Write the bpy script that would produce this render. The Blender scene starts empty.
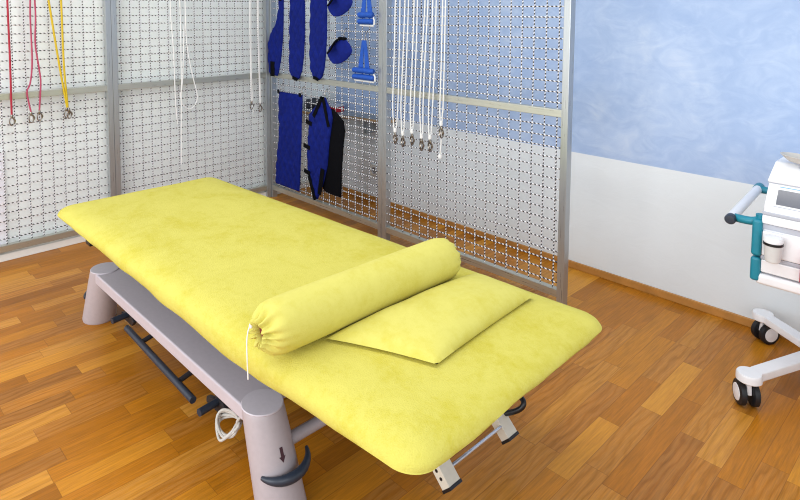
import bpy, bmesh, math, random
from mathutils import Vector, Matrix, noise
random.seed(7)
PI = math.pi
sc = bpy.context.scene
COL = sc.collection

# ------------------------------------------------------------------ helpers
def lin(c):
    f = lambda v: v / 12.92 if v <= 0.04045 else ((v + 0.055) / 1.055) ** 2.4
    return tuple(f(v / 255.0) for v in c) + (1.0,)

class NT:
    """small node tree builder"""
    def __init__(s, name):
        s.m = bpy.data.materials.new(name); s.m.use_nodes = True
        s.t = s.m.node_tree; s.b = s.t.nodes['Principled BSDF']
    def n(s, kind, **kw):
        nd = s.t.nodes.new(kind)
        for k, v in kw.items(): setattr(nd, k, v)
        return nd
    def l(s, a, b): s.t.links.new(a, b)
    def math(s, op, a, b=None, c=None):
        nd = s.n('ShaderNodeMath', operation=op)
        for i, v in enumerate((a, b, c)):
            if v is None: continue
            if isinstance(v, (int, float)): nd.inputs[i].default_value = v
            else: s.l(v, nd.inputs[i])
        return nd.outputs[0]
    def ramp(s, fac, stops, interp='LINEAR'):
        nd = s.n('ShaderNodeValToRGB'); r = nd.color_ramp; r.interpolation = interp
        while len(r.elements) < len(stops): r.elements.new(0.5)
        for e, (p, c) in zip(r.elements, stops): e.position = p; e.color = c
        s.l(fac, nd.inputs[0]); return nd.outputs[0]
    def mix(s, fac, a, b, blend='MIX'):
        nd = s.n('ShaderNodeMix', data_type='RGBA', blend_type=blend)
        for sock, v in ((nd.inputs[0], fac), (nd.inputs[6], a), (nd.inputs[7], b)):
            if isinstance(v, (int, float, tuple)): sock.default_value = v
            else: s.l(v, sock)
        return nd.outputs[2]
    def noise(s, vec, scale, detail=4, rough=0.55, dist=0):
        nd = s.n('ShaderNodeTexNoise'); nd.inputs['Scale'].default_value = scale
        nd.inputs['Detail'].default_value = detail; nd.inputs['Roughness'].default_value = rough
        nd.inputs['Distortion'].default_value = dist
        s.l(vec, nd.inputs['Vector']); return nd.outputs[0]
    def pos(s): return s.n('ShaderNodeNewGeometry').outputs['Position']
    def obj(s): return s.n('ShaderNodeTexCoord').outputs['Object']
    def scale(s, vec, v, rot=(0, 0, 0)):
        nd = s.n('ShaderNodeMapping'); nd.inputs['Scale'].default_value = v
        nd.inputs['Rotation'].default_value = rot
        s.l(vec, nd.inputs['Vector']); return nd.outputs[0]
    def bump(s, h, strength, dist=0.01):
        nd = s.n('ShaderNodeBump'); nd.inputs['Strength'].default_value = strength
        nd.inputs['Distance'].default_value = dist
        s.l(h, nd.inputs['Height']); s.l(nd.outputs[0], s.b.inputs['Normal'])
    def set(s, **kw):
        for k, v in kw.items(): s.b.inputs[k.replace('_', ' ')].default_value = v

def simple(name, rgb, rough=0.5, metal=0.0, var=0.06, scale=30.0, bump=0.0, spec=0.5):
    t = NT(name); c = lin(rgb)
    v = t.noise(t.obj(), scale)
    d = tuple(x * (1 - var) for x in c[:3]) + (1,); u = tuple(min(1, x * (1 + var)) for x in c[:3]) + (1,)
    t.l(t.ramp(v, [(0.3, d), (0.7, u)]), t.b.inputs['Base Color'])
    t.set(Roughness=rough, Metallic=metal); t.b.inputs['Specular IOR Level'].default_value = spec
    if bump: t.bump(v, bump)
    return t.m

ROOT = {}
def thing(name, label, cat, loc=(0, 0, 0), group=None, rz=0.0):
    o = bpy.data.objects.new(name, None); COL.objects.link(o)
    o.empty_display_size = 0.1
    o.location = loc; o.rotation_euler = (0, 0, rz)
    o['label'] = label; o['category'] = cat
    if group: o['group'] = group
    return o
def tag(o, label, cat, group=None):
    o['label'] = label; o['category'] = cat
    if group: o['group'] = group
    return o
def wloc(o):
    M = Matrix.LocRotScale(o.location, o.rotation_euler, None)
    return (wloc(o.parent) @ M) if o.parent else M
def obj(name, bm, m, parent=None, loc=None, smooth=True, local=False):
    """link a bmesh (world coordinates) as ONE mesh object; parent = its thing"""
    bmesh.ops.recalc_face_normals(bm, faces=bm.faces[:])
    if parent is not None and not local:
        bm.transform(wloc(parent).inverted())
    if parent is None and loc is not None:
        bm.transform(Matrix.Translation(-Vector(loc)))
    me = bpy.data.meshes.new(name); bm.to_mesh(me); bm.free()
    if smooth:
        me.polygons.foreach_set('use_smooth', [True] * len(me.polygons))
        try: me.set_sharp_from_angle(angle=math.radians(smooth if smooth is not True else 38))
        except Exception: pass
    me.materials.append(m)
    o = bpy.data.objects.new(name, me); COL.objects.link(o)
    if smooth is True:
        wm = o.modifiers.new('weighted_normal', 'WEIGHTED_NORMAL'); wm.keep_sharp = True; wm.weight = 100
    if parent is not None: o.parent = parent
    elif loc is not None: o.location = loc
    return o
def struct(name, bm, m):
    o = obj(name, bm, m); o['kind'] = 'structure'; return o
def copy_tree(o, parent=None):
    c = o.copy(); COL.objects.link(c)
    if parent is not None: c.parent = parent
    for ch in list(o.children): copy_tree(ch, c)
    return c

def NB(): return bmesh.new()
def box(bm, x0, x1, y0, y1, z0, z1, bev=0.0, seg=2, M=None):
    t = bmesh.new(); bmesh.ops.create_cube(t, size=1.0)
    for v in t.verts:
        v.co = Vector((x0 + (v.co.x + .5) * (x1 - x0), y0 + (v.co.y + .5) * (y1 - y0), z0 + (v.co.z + .5) * (z1 - z0)))
    if bev: bmesh.ops.bevel(t, geom=t.edges[:], offset=bev, segments=seg, profile=0.5, affect='EDGES')
    join(bm, t, M)
def join(bm, t, M=None):
    if M is not None: t.transform(M)
    me = bpy.data.meshes.new('tmp'); t.to_mesh(me); t.free(); bm.from_mesh(me); bpy.data.meshes.remove(me)
def frames(pts, closed=False):
    n = len(pts); T = []
    for i in range(n):
        a = pts[(i - 1) % n] if (closed or i > 0) else pts[i]
        b = pts[(i + 1) % n] if (closed or i < n - 1) else pts[i]
        d = (b - a); T.append(d.normalized() if d.length > 1e-9 else Vector((0, 0, 1)))
    up = Vector((0, 0, 1)) if abs(T[0].z) < 0.9 else Vector((0, 1, 0))
    N = [(up - T[0] * up.dot(T[0])).normalized()]
    for i in range(1, n):
        v = N[-1] - T[i] * N[-1].dot(T[i]); N.append(v.normalized() if v.length > 1e-6 else N[-1])
    return T, N
def tube(bm, pts, r, n=10, closed=False, caps=True, flat=1.0):
    pts = [Vector(p) for p in pts]; T, N = frames(pts, closed)
    rr = r if isinstance(r, (list, tuple)) else [r] * len(pts)
    rings = []
    for p, t, nn, q in zip(pts, T, N, rr):
        b = t.cross(nn)
        rings.append([bm.verts.new(p + (nn * math.cos(2 * PI * k / n) * flat + b * math.sin(2 * PI * k / n)) * q) for k in range(n)])
    m = len(rings)
    for i in range(m if closed else m - 1):
        A, B = rings[i], rings[(i + 1) % m]
        for k in range(n): bm.faces.new((A[k], A[(k + 1) % n], B[(k + 1) % n], B[k]))
    if caps and not closed:
        bm.faces.new(rings[0][::-1]); bm.faces.new(rings[-1])
def smooth_path(ctrl, per=8):
    c = [Vector(p) for p in ctrl]; c = [c[0] * 2 - c[1]] + c + [c[-1] * 2 - c[-2]]; out = []
    for i in range(1, len(c) - 2):
        p0, p1, p2, p3 = c[i - 1:i + 3]
        for k in range(per):
            t = k / per
            out.append(0.5 * ((2 * p1) + (p2 - p0) * t + (2 * p0 - 5 * p1 + 4 * p2 - p3) * t * t + (3 * p1 - p0 - 3 * p2 + p3) * t ** 3))
    out.append(c[-2]); return out
def lathe(bm, prof, n=28, M=None):
    t = bmesh.new(); rings = []
    for r, z in prof:
        if r < 1e-6: rings.append([t.verts.new((0, 0, z))])
        else: rings.append([t.verts.new((r * math.cos(2 * PI * k / n), r * math.sin(2 * PI * k / n), z)) for k in range(n)])
    for A, B in zip(rings, rings[1:]):
        for k in range(n):
            a, b = A[k % len(A)], A[(k + 1) % len(A)]; c, d = B[(k + 1) % len(B)], B[k % len(B)]
            f = []
            for v in (a, b, c, d):
                if v not in f: f.append(v)
            if len(f) > 2: t.faces.new(f)
    if len(rings[0]) > 1: t.faces.new(rings[0][::-1])
    if len(rings[-1]) > 1: t.faces.new(rings[-1])
    join(bm, t, M)
def prism(bm, outline, depth, M=None, bev=0.0):
    """outline in local xy, extruded along +z by depth"""
    t = bmesh.new()
    a = [t.verts.new((x, y, 0)) for x, y in outline]; b = [t.verts.new((x, y, depth)) for x, y in outline]
    n = len(a); t.faces.new(a[::-1]); t.faces.new(b)
    for i in range(n): t.faces.new((a[i], a[(i + 1) % n], b[(i + 1) % n], b[i]))
    if bev:
        es = [e for e in t.edges]
        bmesh.ops.bevel(t, geom=es, offset=bev, segments=2, profile=0.5, affect='EDGES')
    join(bm, t, M)
def axisM(loc, z, x=None):
    z = Vector(z).normalized(); x = Vector(x) if x is not None else (Vector((1, 0, 0)) if abs(z.x) < 0.9 else Vector((0, 1, 0)))
    y = z.cross(x).normalized(); x = y.cross(z).normalized()
    return Matrix.Translation(loc) @ Matrix((x, y, z)).transposed().to_4x4()
def interp(tab, z):
    tab = sorted(tab)
    if z <= tab[0][0]: return tab[0][1:]
    for a, b in zip(tab, tab[1:]):
        if z <= b[0]:
            f = (z - a[0]) / max(1e-9, b[0] - a[0]); return tuple(p + (q - p) * f for p, q in zip(a[1:], b[1:]))
    return tab[-1][1:]

# ------------------------------------------------------------------ materials
def floor_mat():
    t = NT('oak_parquet'); P = t.pos(); s = t.n('ShaderNodeSeparateXYZ'); t.l(P, s.inputs[0])
    W, L = 0.083, 0.56
    rx = t.math('DIVIDE', s.outputs[0], W); row = t.math('FLOOR', rx)
    wn = t.n('ShaderNodeTexWhiteNoise', noise_dimensions='1D'); t.l(row, wn.inputs['W'])
    wl = t.n('ShaderNodeTexWhiteNoise', noise_dimensions='1D'); t.l(t.math('ADD', row, 91.7), wl.inputs['W'])
    ry = t.math('ADD', t.math('MULTIPLY', s.outputs[1], t.math('MULTIPLY_ADD', wl.outputs['Value'], 1.3, 1.25)), t.math('MULTIPLY', wn.outputs['Value'], 7.3))
    bid = t.math('FLOOR', ry)
    cv = t.n('ShaderNodeCombineXYZ'); t.l(row, cv.inputs[0]); t.l(bid, cv.inputs[1])
    wb = t.n('ShaderNodeTexWhiteNoise', noise_dimensions='2D'); t.l(cv.outputs[0], wb.inputs['Vector'])
    rnd = wb.outputs['Value']
    # grain, shifted per board
    off = t.n('ShaderNodeVectorMath', operation='MULTIPLY_ADD'); t.l(wb.outputs['Color'], off.inputs[0])
    off.inputs[1].default_value = (9, 9, 9); t.l(P, off.inputs[2])
    g1 = t.noise(t.scale(off.outputs[0], (16, 1.6, 1)), 2.2, 5, 0.6, 1.6)
    g2 = t.noise(t.scale(off.outputs[0], (90, 3.0, 1)), 2.0, 3, 0.7)
    w = t.n('ShaderNodeTexWave'); w.wave_type = 'BANDS'; w.bands_direction = 'X'
    w.inputs['Scale'].default_value = 7; w.inputs['Distortion'].default_value = 9; w.inputs['Detail'].default_value = 2.5
    w.inputs['Detail Scale'].default_value = 1.4
    t.l(t.scale(off.outputs[0], (1.5, 0.42, 1)), w.inputs['Vector'])
    base = t.ramp(rnd, [(0, lin((150, 98, 20))), (0.12, lin((168, 112, 24))), (0.45, lin((182, 123, 28))), (0.78, lin((192, 135, 36))), (1, lin((210, 158, 58)))])
    c = t.mix(0.34, base, t.ramp(g1, [(0.28, lin((120, 84, 50))), (0.72, lin((206, 176, 132)))]), 'OVERLAY')
    wf = t.math('MULTIPLY', t.math('GREATER_THAN', wb.outputs['Color'], 0.0), 0.0)
    sel = t.n('ShaderNodeSeparateColor'); t.l(wb.outputs['Color'], sel.inputs[0])
    wfac = t.math('MULTIPLY', t.math('GREATER_THAN', sel.outputs[1], 0.58), 0.24)
    c = t.mix(wfac, c, t.ramp(w.outputs['Fac'], [(0.0, lin((122, 78, 36))), (0.25, lin((170, 120, 66))), (1, lin((190, 142, 86)))]))
    c = t.mix(0.26, c, t.ramp(g2, [(0.3, lin((90, 64, 36))), (0.62, lin((220, 196, 160)))]), 'OVERLAY')
    # seams
    fx = t.math('FRACT', rx); fy = t.math('FRACT', ry)
    ex = t.math('MINIMUM', fx, t.math('SUBTRACT', 1.0, fx)); ey = t.math('MINIMUM', fy, t.math('SUBTRACT', 1.0, fy))
    seam = t.math('MAXIMUM', t.math('LESS_THAN', ex, 0.013), t.math('LESS_THAN', ey, 0.0022))
    c = t.mix(t.math('MULTIPLY', seam, 0.42), c, lin((92, 50, 18)))
    t.l(c, t.b.inputs['Base Color']); t.set(Roughness=0.34)
    t.b.inputs['Specular IOR Level'].default_value = 0.28
    t.bump(t.math('SUBTRACT', g2, t.math('MULTIPLY', seam, 1.5)), 0.06, 0.004)
    return t.m

XBLUE = 0.212   # the blue stucco stops short of the corner
def wall_right_mat(zb):
    t = NT('blue_stucco_over_cream'); P = t.pos(); s = t.n('ShaderNodeSeparateXYZ'); t.l(P, s.inputs[0])
    n1 = t.noise(P, 1.7, 6, 0.62, 1.3); n2 = t.noise(t.scale(P, (1, 1, 1.6), (0, 0.5, 0)), 5.5, 6, 0.6, 2.2)
    mixn = t.math('ADD', t.math('MULTIPLY', n1, 0.55), t.math('MULTIPLY', n2, 0.45))
    blue = t.ramp(mixn, [(0.3, lin((154, 180, 222))), (0.47, lin((166, 190, 228))), (0.58, lin((180, 201, 234))), (0.72, lin((200, 215, 240)))])
    cn = t.noise(P, 2.5, 4)
    cream = t.ramp(cn, [(0.3, lin((226, 234, 240))), (0.7, lin((232, 240, 246)))])
    f = t.math('MULTIPLY', t.math('GREATER_THAN', s.outputs[2], zb), t.math('GREATER_THAN', s.outputs[0], XBLUE))
    t.l(t.mix(f, cream, blue), t.b.inputs['Base Color']); t.set(Roughness=0.5)
    t.bump(n2, 0.07, 0.02); return t.m

def brushed(name, rgb, rough=0.32, stretch=(1, 1, 0.03), metal=0.7):
    t = NT(name); c = lin(rgb)
    n = t.noise(t.scale(t.obj(), stretch), 160, 3, 0.6)
    t.l(t.ramp(n, [(0.3, tuple(x * .9 for x in c[:3]) + (1,)), (0.7, c)]), t.b.inputs['Base Color'])
    t.set(Metallic=metal); t.l(t.ramp(n, [(0.2, (rough - .06,) * 3 + (1,)), (0.8, (rough + .08,) * 3 + (1,))]), t.b.inputs['Roughness'])
    return t.m

def terry(name, rgb, dark, sc1=240, bump=0.5):
    t = NT(name); P = t.obj()
    big = t.noise(P, 5.0, 5, 0.6, 0.8); mid = t.noise(P, 38, 4, 0.65); fine = t.noise(P, sc1, 2, 0.7)
    m = t.math('ADD', t.math('MULTIPLY', big, 0.5), t.math('ADD', t.math('MULTIPLY', mid, 0.3), t.math('MULTIPLY', fine, 0.2)))
    t.l(t.ramp(m, [(0.34, lin(dark)), (0.52, lin(rgb)), (0.75, lin(tuple(min(255, v + 8) for v in rgb)))]), t.b.inputs['Base Color'])
    t.set(Roughness=0.95); t.b.inputs['Specular IOR Level'].default_value = 0.1
    try: t.set(Sheen_Weight=0.08, Sheen_Roughness=0.5); t.b.inputs['Sheen Tint'].default_value = lin((255, 246, 170))
    except Exception: pass
    t.bump(t.math('ADD', t.math('MULTIPLY', mid, 0.6), fine), bump, 0.004); return t.m

M_FLOOR = floor_mat()
ZB = 0.732
M_WALLR = wall_right_mat(ZB)
M_WALLL = simple('cream_wall_paint', (242, 247, 246), 0.7, var=0.025, scale=3)
M_OAK = simple('oak_skirting', (184, 130, 66), 0.4, var=0.18, scale=9)
M_WHITE = simple('white_paint', (232, 230, 224), 0.5, var=0.03, scale=5)
M_ALU = brushed('brushed_aluminium', (182, 186, 188), 0.3)
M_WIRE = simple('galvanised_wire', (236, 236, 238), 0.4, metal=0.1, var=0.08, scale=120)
M_WIRE_SHADE = simple('galvanised_wire_shade', (54, 49, 56), 0.45, metal=0.1, var=0.12, scale=120)  # shaded parts of the crimped wire, painted as a dark half
M_YEL = terry('yellow_terry_cloth', (205, 195, 94), (193, 180, 62))
M_YEL2 = terry('yellow_pillow_cotton', (208, 199, 104), (199, 187, 80), 420, 0.2)
M_TAUPE = simple('grey_taupe_lacquer', (178, 168, 172), 0.38, var=0.03, scale=60)
M_TAUPEB = simple('grey_taupe_beam', (192, 183, 190), 0.38, var=0.03, scale=60)
M_TAUPE2 = simple('grey_taupe_cap', (204, 196, 203), 0.42, var=0.03, scale=60)
M_DARK = simple('dark_steel', (40, 40, 46), 0.45, var=0.1, scale=40)
M_SLATE = simple('slate_blue_powder_coat', (44, 52, 66), 0.4, var=0.08, scale=60)
M_BLACK = simple('black_plastic', (20, 20, 24), 0.35, var=0.1, scale=50)
M_PLUM = simple('dark_plum_sticker', (66, 30, 42), 0.5, var=0.04)
M_CREAMMET = simple('cream_lacquered_profile', (214, 206, 190), 0.4, var=0.03, scale=50)
M_CHROME = brushed('polished_chrome', (214, 214, 218), 0.14)
M_BLUE = simple('navy_quilted_fabric', (7, 26, 112), 0.8, var=0.2, scale=26, bump=0.15, spec=0.2)
M_VELCRO = simple('black_webbing', (10, 11, 16), 0.9, var=0.2, scale=90, spec=0.1)
M_BRIGHT = simple('bright_blue_webbing', (16, 78, 176), 0.6, var=0.12, scale=60)
M_WROPE = simple('white_braided_cord', (238, 238, 236), 0.8, var=0.05, scale=300)
M_RED = simple('red_cord', (168, 16, 48), 0.6, var=0.08, scale=200)
M_PINK = simple('rose_cord', (176, 62, 94), 0.6, var=0.08, scale=200)
M_YCORD = simple('yellow_cord', (206, 176, 6), 0.6, var=0.08, scale=200)
M_HOOK = simple('nickel_hook', (150, 142, 134), 0.25, metal=1.0, var=0.1)
M_TEAL = simple('teal_plastic', (20, 128, 150), 0.4, var=0.04, scale=40)
M_PLAST = simple('white_plastic', (238, 238, 242), 0.35, var=0.02, scale=30)
M_GREYP = simple('light_grey_plastic', (182, 186, 198), 0.4, var=0.03, scale=30)
M_SCREEN = simple('grey_display_glass', (104, 106, 116), 0.12, var=0.05, scale=8)
M_SCOOP = simple('greige_plastic', (196, 192, 186), 0.4, var=0.04, scale=30)
M_CLEAR = simple('frosted_plastic', (214, 214, 214), 0.3, var=0.05, scale=20)
M_REDP = simple('crimson_plastic', (186, 26, 44), 0.5, var=0.08)
M_SHELF = simple('blue_grey_laminate', (142, 150, 158), 0.45, var=0.06, scale=12)
M_EDGE = simple('beech_edging', (170, 136, 96), 0.5, var=0.1)
M_GREYCL = simple('charcoal_cloth', (66, 68, 76), 0.9, var=0.25, scale=50)
M_INNER = simple('maroon_foam', (120, 24, 34), 0.9, var=0.15, scale=60)
M_TYRE = simple('black_rubber', (22, 24, 30), 0.5, var=0.1, scale=40)

# ------------------------------------------------------------------ room
YW = 0.563; XL = -0.05; HZ = 2.8
b = NB(); box(b, XL - .1, 6.2, -5.2, YW + .1, -0.1, 0); struct('floor', b, M_FLOOR)
b = NB(); box(b, XL, 6.2, YW, YW + .1, 0, HZ); struct('wall_right', b, M_WALLR)
b = NB(); box(b, XL - .1, XL, -5.2, YW + .1, 0, HZ); struct('wall_left', b, M_WALLL)
b = NB(); box(b, XL + .001, 6.2, YW - .016, YW, 0, 0.044, .005); struct('baseboard_right', b, M_OAK)
b = NB(); box(b, XL, 0.002, -5.2, YW - .02, 0, 0.048, .005); struct('baseboard_left', b, M_WHITE)

# ------------------------------------------------------------------ wire mesh panels
PW, ST, DY0, DY1 = 1.358, 0.04, -0.02, 0.03
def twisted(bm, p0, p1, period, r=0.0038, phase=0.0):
    """two-tone twisted wire: painted highlight and painted shade of a crimped wire alternate; period = one full turn"""
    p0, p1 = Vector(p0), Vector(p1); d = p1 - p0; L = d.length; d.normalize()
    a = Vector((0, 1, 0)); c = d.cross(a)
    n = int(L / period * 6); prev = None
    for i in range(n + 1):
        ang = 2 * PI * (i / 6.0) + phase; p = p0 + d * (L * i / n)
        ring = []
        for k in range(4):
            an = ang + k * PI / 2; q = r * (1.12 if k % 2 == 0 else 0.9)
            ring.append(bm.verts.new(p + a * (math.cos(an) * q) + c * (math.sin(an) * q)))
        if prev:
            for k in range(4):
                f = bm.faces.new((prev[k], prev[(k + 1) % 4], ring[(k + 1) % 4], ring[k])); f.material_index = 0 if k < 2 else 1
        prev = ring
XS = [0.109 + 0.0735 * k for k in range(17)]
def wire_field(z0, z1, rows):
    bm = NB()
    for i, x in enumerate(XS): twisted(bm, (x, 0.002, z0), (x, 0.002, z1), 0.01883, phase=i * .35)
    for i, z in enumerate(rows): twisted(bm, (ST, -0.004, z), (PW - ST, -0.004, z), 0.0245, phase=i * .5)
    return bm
def make_panel(label):
    t = thing('wire_mesh_panel', label, 'mesh panel', (0, 0, 0), 'wire mesh panels in aluminium frames')
    for x in (0, PW - ST):
        b = NB(); box(b, x + .0005, x + ST - .0005, DY0, DY1, 0, 2.12, .003); obj('stile', b, M_ALU, t)
    for z0, z1 in ((0.068, 0.11), (1.044, 1.086), (2.078, 2.12)):
        b = NB(); box(b, ST, PW - ST, DY0 + .004, DY1 - .006, z0, z1, .003); obj('rail', b, M_ALUH, t)
    lo = [0.145 + 0.0565 * k for k in range(16)]; up = [1.12 + 0.0565 * k for k in range(17)]
    for f in ((0.10, 1.05, lo), (1.08, 2.085, up)):
        o = obj('wire_mesh', wire_field(*f), M_WIRE, t, smooth=False); o.data.materials.append(M_WIRE_SHADE)
    return t
M_ALUH = brushed('brushed_aluminium_rail', (194, 195, 186), 0.3, (0.03, 1, 1))
pA = make_panel('aluminium framed wire mesh panel with the blue quilted pads hanging on it')
pA.location = (0.008, 0, 0)
pB = copy_tree(pA); pB.location = (0.008 + PW, 0, 0)
pB['label'] = 'aluminium framed wire mesh panel with six white ropes, at the open end of the partition'
pC = copy_tree(pA); pC.location = (0, -0.022, 0); pC.scale = (.984, 1, 1); pC.rotation_euler = (0, 0, -PI / 2)
pC['label'] = 'framed wire mesh panel on the left wall, next to the corner, with white cords only'
pD = copy_tree(pA); pD.location = (0, -0.022 - .984 * PW, 0); pD.rotation_euler = (0, 0, -PI / 2)
pD['label'] = 'aluminium framed wire mesh panel on the left wall with red, pink and yellow cords'

# ------------------------------------------------------------------ treatment table
TOP = 0.605
QA, QB, QC, QD = Vector((0.955, -2.035)), Vector((0.955, -1.105)), Vector((3.405, -0.995)), Vector((3.43, -1.995))
def bil(u, v):   # u along length 0..1, v across 0..1 (left edge to right edge)
    return QA * (1 - u) * (1 - v) + QD * u * (1 - v) + QC * u * v + QB * (1 - u) * v
LEN, WID = 2.41, 0.95
def rrect(inset, r, n=16):
    """outline points (u,v) of a rounded rectangle inset by a distance"""
    a, c = LEN / 2 - inset, WID / 2 - inset; r = max(0.002, min(r - inset * 0.6, a, c)); pts = []
    for (sx, sy, a0) in ((1, 1, 0), (-1, 1, PI / 2), (-1, -1, PI), (1, -1, 3 * PI / 2)):
        for k in range(n + 1):
            an = a0 + PI / 2 * k / n
            pts.append((sx * (a - r) + r * math.cos(an), sy * (c - r) + r * math.sin(an)))
    # densify straight runs
    out = []
    for i, p in enumerate(pts):
        q = pts[(i + 1) % len(pts)]; out.append(p); d = math.hypot(q[0] - p[0], q[1] - p[1]) if i % (n + 1) == n else 0
        m = {0: 0}.get(d, 60 if i % (2 * (n + 1)) == n else 26)
        for k in range(1, m): out.append((p[0] + (q[0] - p[0]) * k / m, p[1] + (q[1] - p[1]) * k / m))
    return out
def hem_z(x, y, sx, sy):
    left = interp([(0.9, .545), (1.1, .545), (1.575, .535), (2.135, .52), (2.6, .508), (2.8, .508), (2.94, .52), (3.16, .538), (3.3, .55), (3.45, .556)], x)[0]
    return left if sy < 0 else 0.55
def slab_rings(prof, r=0.075, wav=0.0, hem=False):
    bm = NB(); rings = []
    for inset, z in prof:
        ring = []
        for (px, py) in rrect(inset, r):
            p = bil(px / LEN + .5, py / WID + .5)
            zz = z
            if hem and z < TOP - 0.045:
                f = (TOP - 0.045 - z) / 0.03
                hz = hem_z(p.x, p.y, px, -1 if py < -WID / 2 + 0.1 else 1)
                zz = (TOP - 0.045) * (1 - f) + hz * f
                w = noise.noise(Vector((p.x * 5.1, p.y * 5.1, 3.3 * f)))
                nx = Vector((px / LEN * 2, py / WID * 2)); p = p + Vector((0 if abs(px) < LEN / 2 - .1 else math.copysign(1, px), 0 if abs(py) < WID / 2 - .1 else math.copysign(1, py))) * (w * wav * f)
                zz += 0.004 * noise.noise(Vector((p.x * 9, p.y * 9, 1)))
            elif hem: zz += 0.002 * noise.noise(Vector((p.x * 4, p.y * 4, 0)))
            ring.append(bm.verts.new((p.x, p.y, zz)))
        rings.append(ring)
    n = len(rings[0])
    for A, B in zip(rings, rings[1:]):
        for k in range(n): bm.faces.new((A[k], A[(k + 1) % n], B[(k + 1) % n], B[k]))
    return bm, rings
tb = thing('treatment_table', 'grey height-adjustable treatment table under the fitted yellow sheet', 'treatment table', (1.94, -1.53, 0))
bm, R = slab_rings([(0.08, 0.534), (0.06, 0.536), (0.05, 0.545), (0.05, 0.552), (0.07, 0.565), (0.11, 0.573), (0.3, 0.574), (0.45, 0.574)])
bm.faces.new(R[0][::-1]); bm.faces.new(R[-1]); obj('mattress', bm, M_GREYCL, tb)
sheet, R = slab_rings([(0.46, TOP), (0.3, TOP), (0.18, TOP), (0.12, TOP - .002), (0.085, TOP - .005), (0.058, TOP - .010), (0.036, TOP - .017), (0.019, TOP - .025), (0.008, TOP - .034), (0.001, TOP - .045), (0.0, TOP - .06), (0.002, TOP - .075), (0.006, TOP - .077)], hem=True, wav=0.008)
sheet.faces.new(R[0])
sh = obj('fitted_sheet', sheet, M_YEL, None, loc=(1.94, -1.53, 0.55), smooth=60)
tag(sh, 'bright yellow terry fitted sheet stretched over the treatment table', 'sheet')

b = NB(); box(b, 1.12, 3.28, -1.86, -1.17, 0.495, 0.534, .006); obj('platform_frame', b, M_DARK, tb)
YC = -1.53; LY = 1.878 + YC  # half spacing
for sy in (-1, 1):
    y0 = YC + sy * 0.348
    oy = y0 + sy * 0.06
    b = NB(); box(b, 1.255, 2.62, min(oy, y0 - sy * .11), max(oy, y0 - sy * .11), 0.245, 0.298, .008, 3); obj('side_beam', b, M_TAUPEB, tb)
    for sx in (-1, 1):
        tx, fx = 1.94 + sx * 0.7075, 1.94 + sx * 0.815
        b = NB(); ts = []
        rings = []
        prof = [(0.0, .080), (0.012, .083), (0.2, .0755), (0.285, .0712), (0.297, .068)]
        vs = []
        for z, r in prof:
            f = z / .3; cx = fx + (tx - fx) * f; vs.append([b.verts.new((cx + r * math.cos(2 * PI * k / 36), y0 + r * math.sin(2 * PI * k / 36), z)) for k in range(36)])
        for A, B in zip(vs, vs[1:]):
            for k in range(36): b.faces.new((A[k], A[(k + 1) % 36], B[(k + 1) % 36], B[k]))
        b.faces.new(vs[0][::-1]); b.faces.new(vs[-1])
        lg = obj('leg', b, M_TAUPE, tb)
        b = NB(); lathe(b, [(0, 0), (.0695, 0), (.0712, .003), (.069, .006), (0, .007)], 36, Matrix.Translation((tx, y0, .2965))); obj('leg_cap', b, M_TAUPE2, lg)
        # curved release pedal wrapped round the outer side of the leg
        ca = fx + (tx - fx) * .13 / .3; z = .13
        pts = []; rad = []
        for k in range(17):
            f = k / 16; a = math.radians(-62 + 134 * f) * sy * -1
            if sx < 0: a = PI - a
            rr = .080 + .036 * f + .006 * math.sin(PI * f)
            pts.append((ca + rr * math.cos(a), y0 + rr * math.sin(a), z + .012 * f * f)); rad.append(.006 + .010 * math.sin(PI * f))
        b = NB(); tube(b, pts, rad, 12, flat=1.1); obj('release_pedal', b, M_SLATE, lg)
        if sx > 0 and sy < 0:
            # arrow sticker pointing down, lying on the leg's curved surface
            b = NB(); sh2 = [(-.004, .021), (.006, .021), (.006, -.004), (.011, -.004), (.0, -.021), (-.010, -.004), (-.004, -.004)]
            zc = .185; cx = fx + (tx - fx) * zc / .3; rr = .0668; a0 = math.radians(-4)
            for px_, pz_ in [(0, 0)]:
                vv = []
                for ax, az in sh2:
                    a = a0 + ax / rr; q = fx + (tx - fx) * (zc + az) / .3
                    r2 = .0755 + (.2 - (zc + az)) * .040 + .0012
                    vv.append(b.verts.new((q + r2 * math.cos(a), y0 + r2 * math.sin(a), zc + az)))
                f = b.faces.new(vv); bmesh.ops.triangulate(b, faces=[f])
            obj('arrow_sticker', b, M_PLUM, lg)
for x, z in ((2.69, .155), (1.2, .155)):
    b = NB(); tube(b, [(x, -1.86, z), (x, -1.2, z)], .021, 16); obj('cross_tube', b, M_TAUPE, tb)
b = NB(); tube(b, [(2.56, -1.8, .22), (2.56, -1.26, .22)], .014, 14); obj('cross_tube', b, M_TAUPE, tb)
# scissor lift in the dark under the platform
for sy in (-1, 1):
    for s in (-1, 1):
        b = NB(); y = YC + sy * .2 + s * .014
        p, q = Vector((1.94 - s * .45, y, .19)), Vector((1.94 + s * .45, y, .50))
        d = (q - p).normalized(); n_ = Vector((-d.z, 0, d.x)) * .028
        prism(b, [(-.46, -.026), (.46, -.026), (.46, .026), (-.46, .026)], .022, axisM((p + q) / 2 - Vector((0, .011, 0)), (0, 1, 0), d), .003)
        obj('lift_arm', b, M_DARK, tb)
b = NB(); box(b, 1.36, 2.5, -1.75, -1.71, .165, .215, .004); obj('base_rail', b, M_DARK, tb)
b = NB(); box(b, 1.36, 2.5, -1.35, -1.31, .165, .215, .004); obj('base_rail', b, M_DARK, tb)
b = NB(); box(b, 1.7, 2.2, -1.6, -1.46, .17, .25, .01); obj('motor', b, M_DARK, tb)
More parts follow.
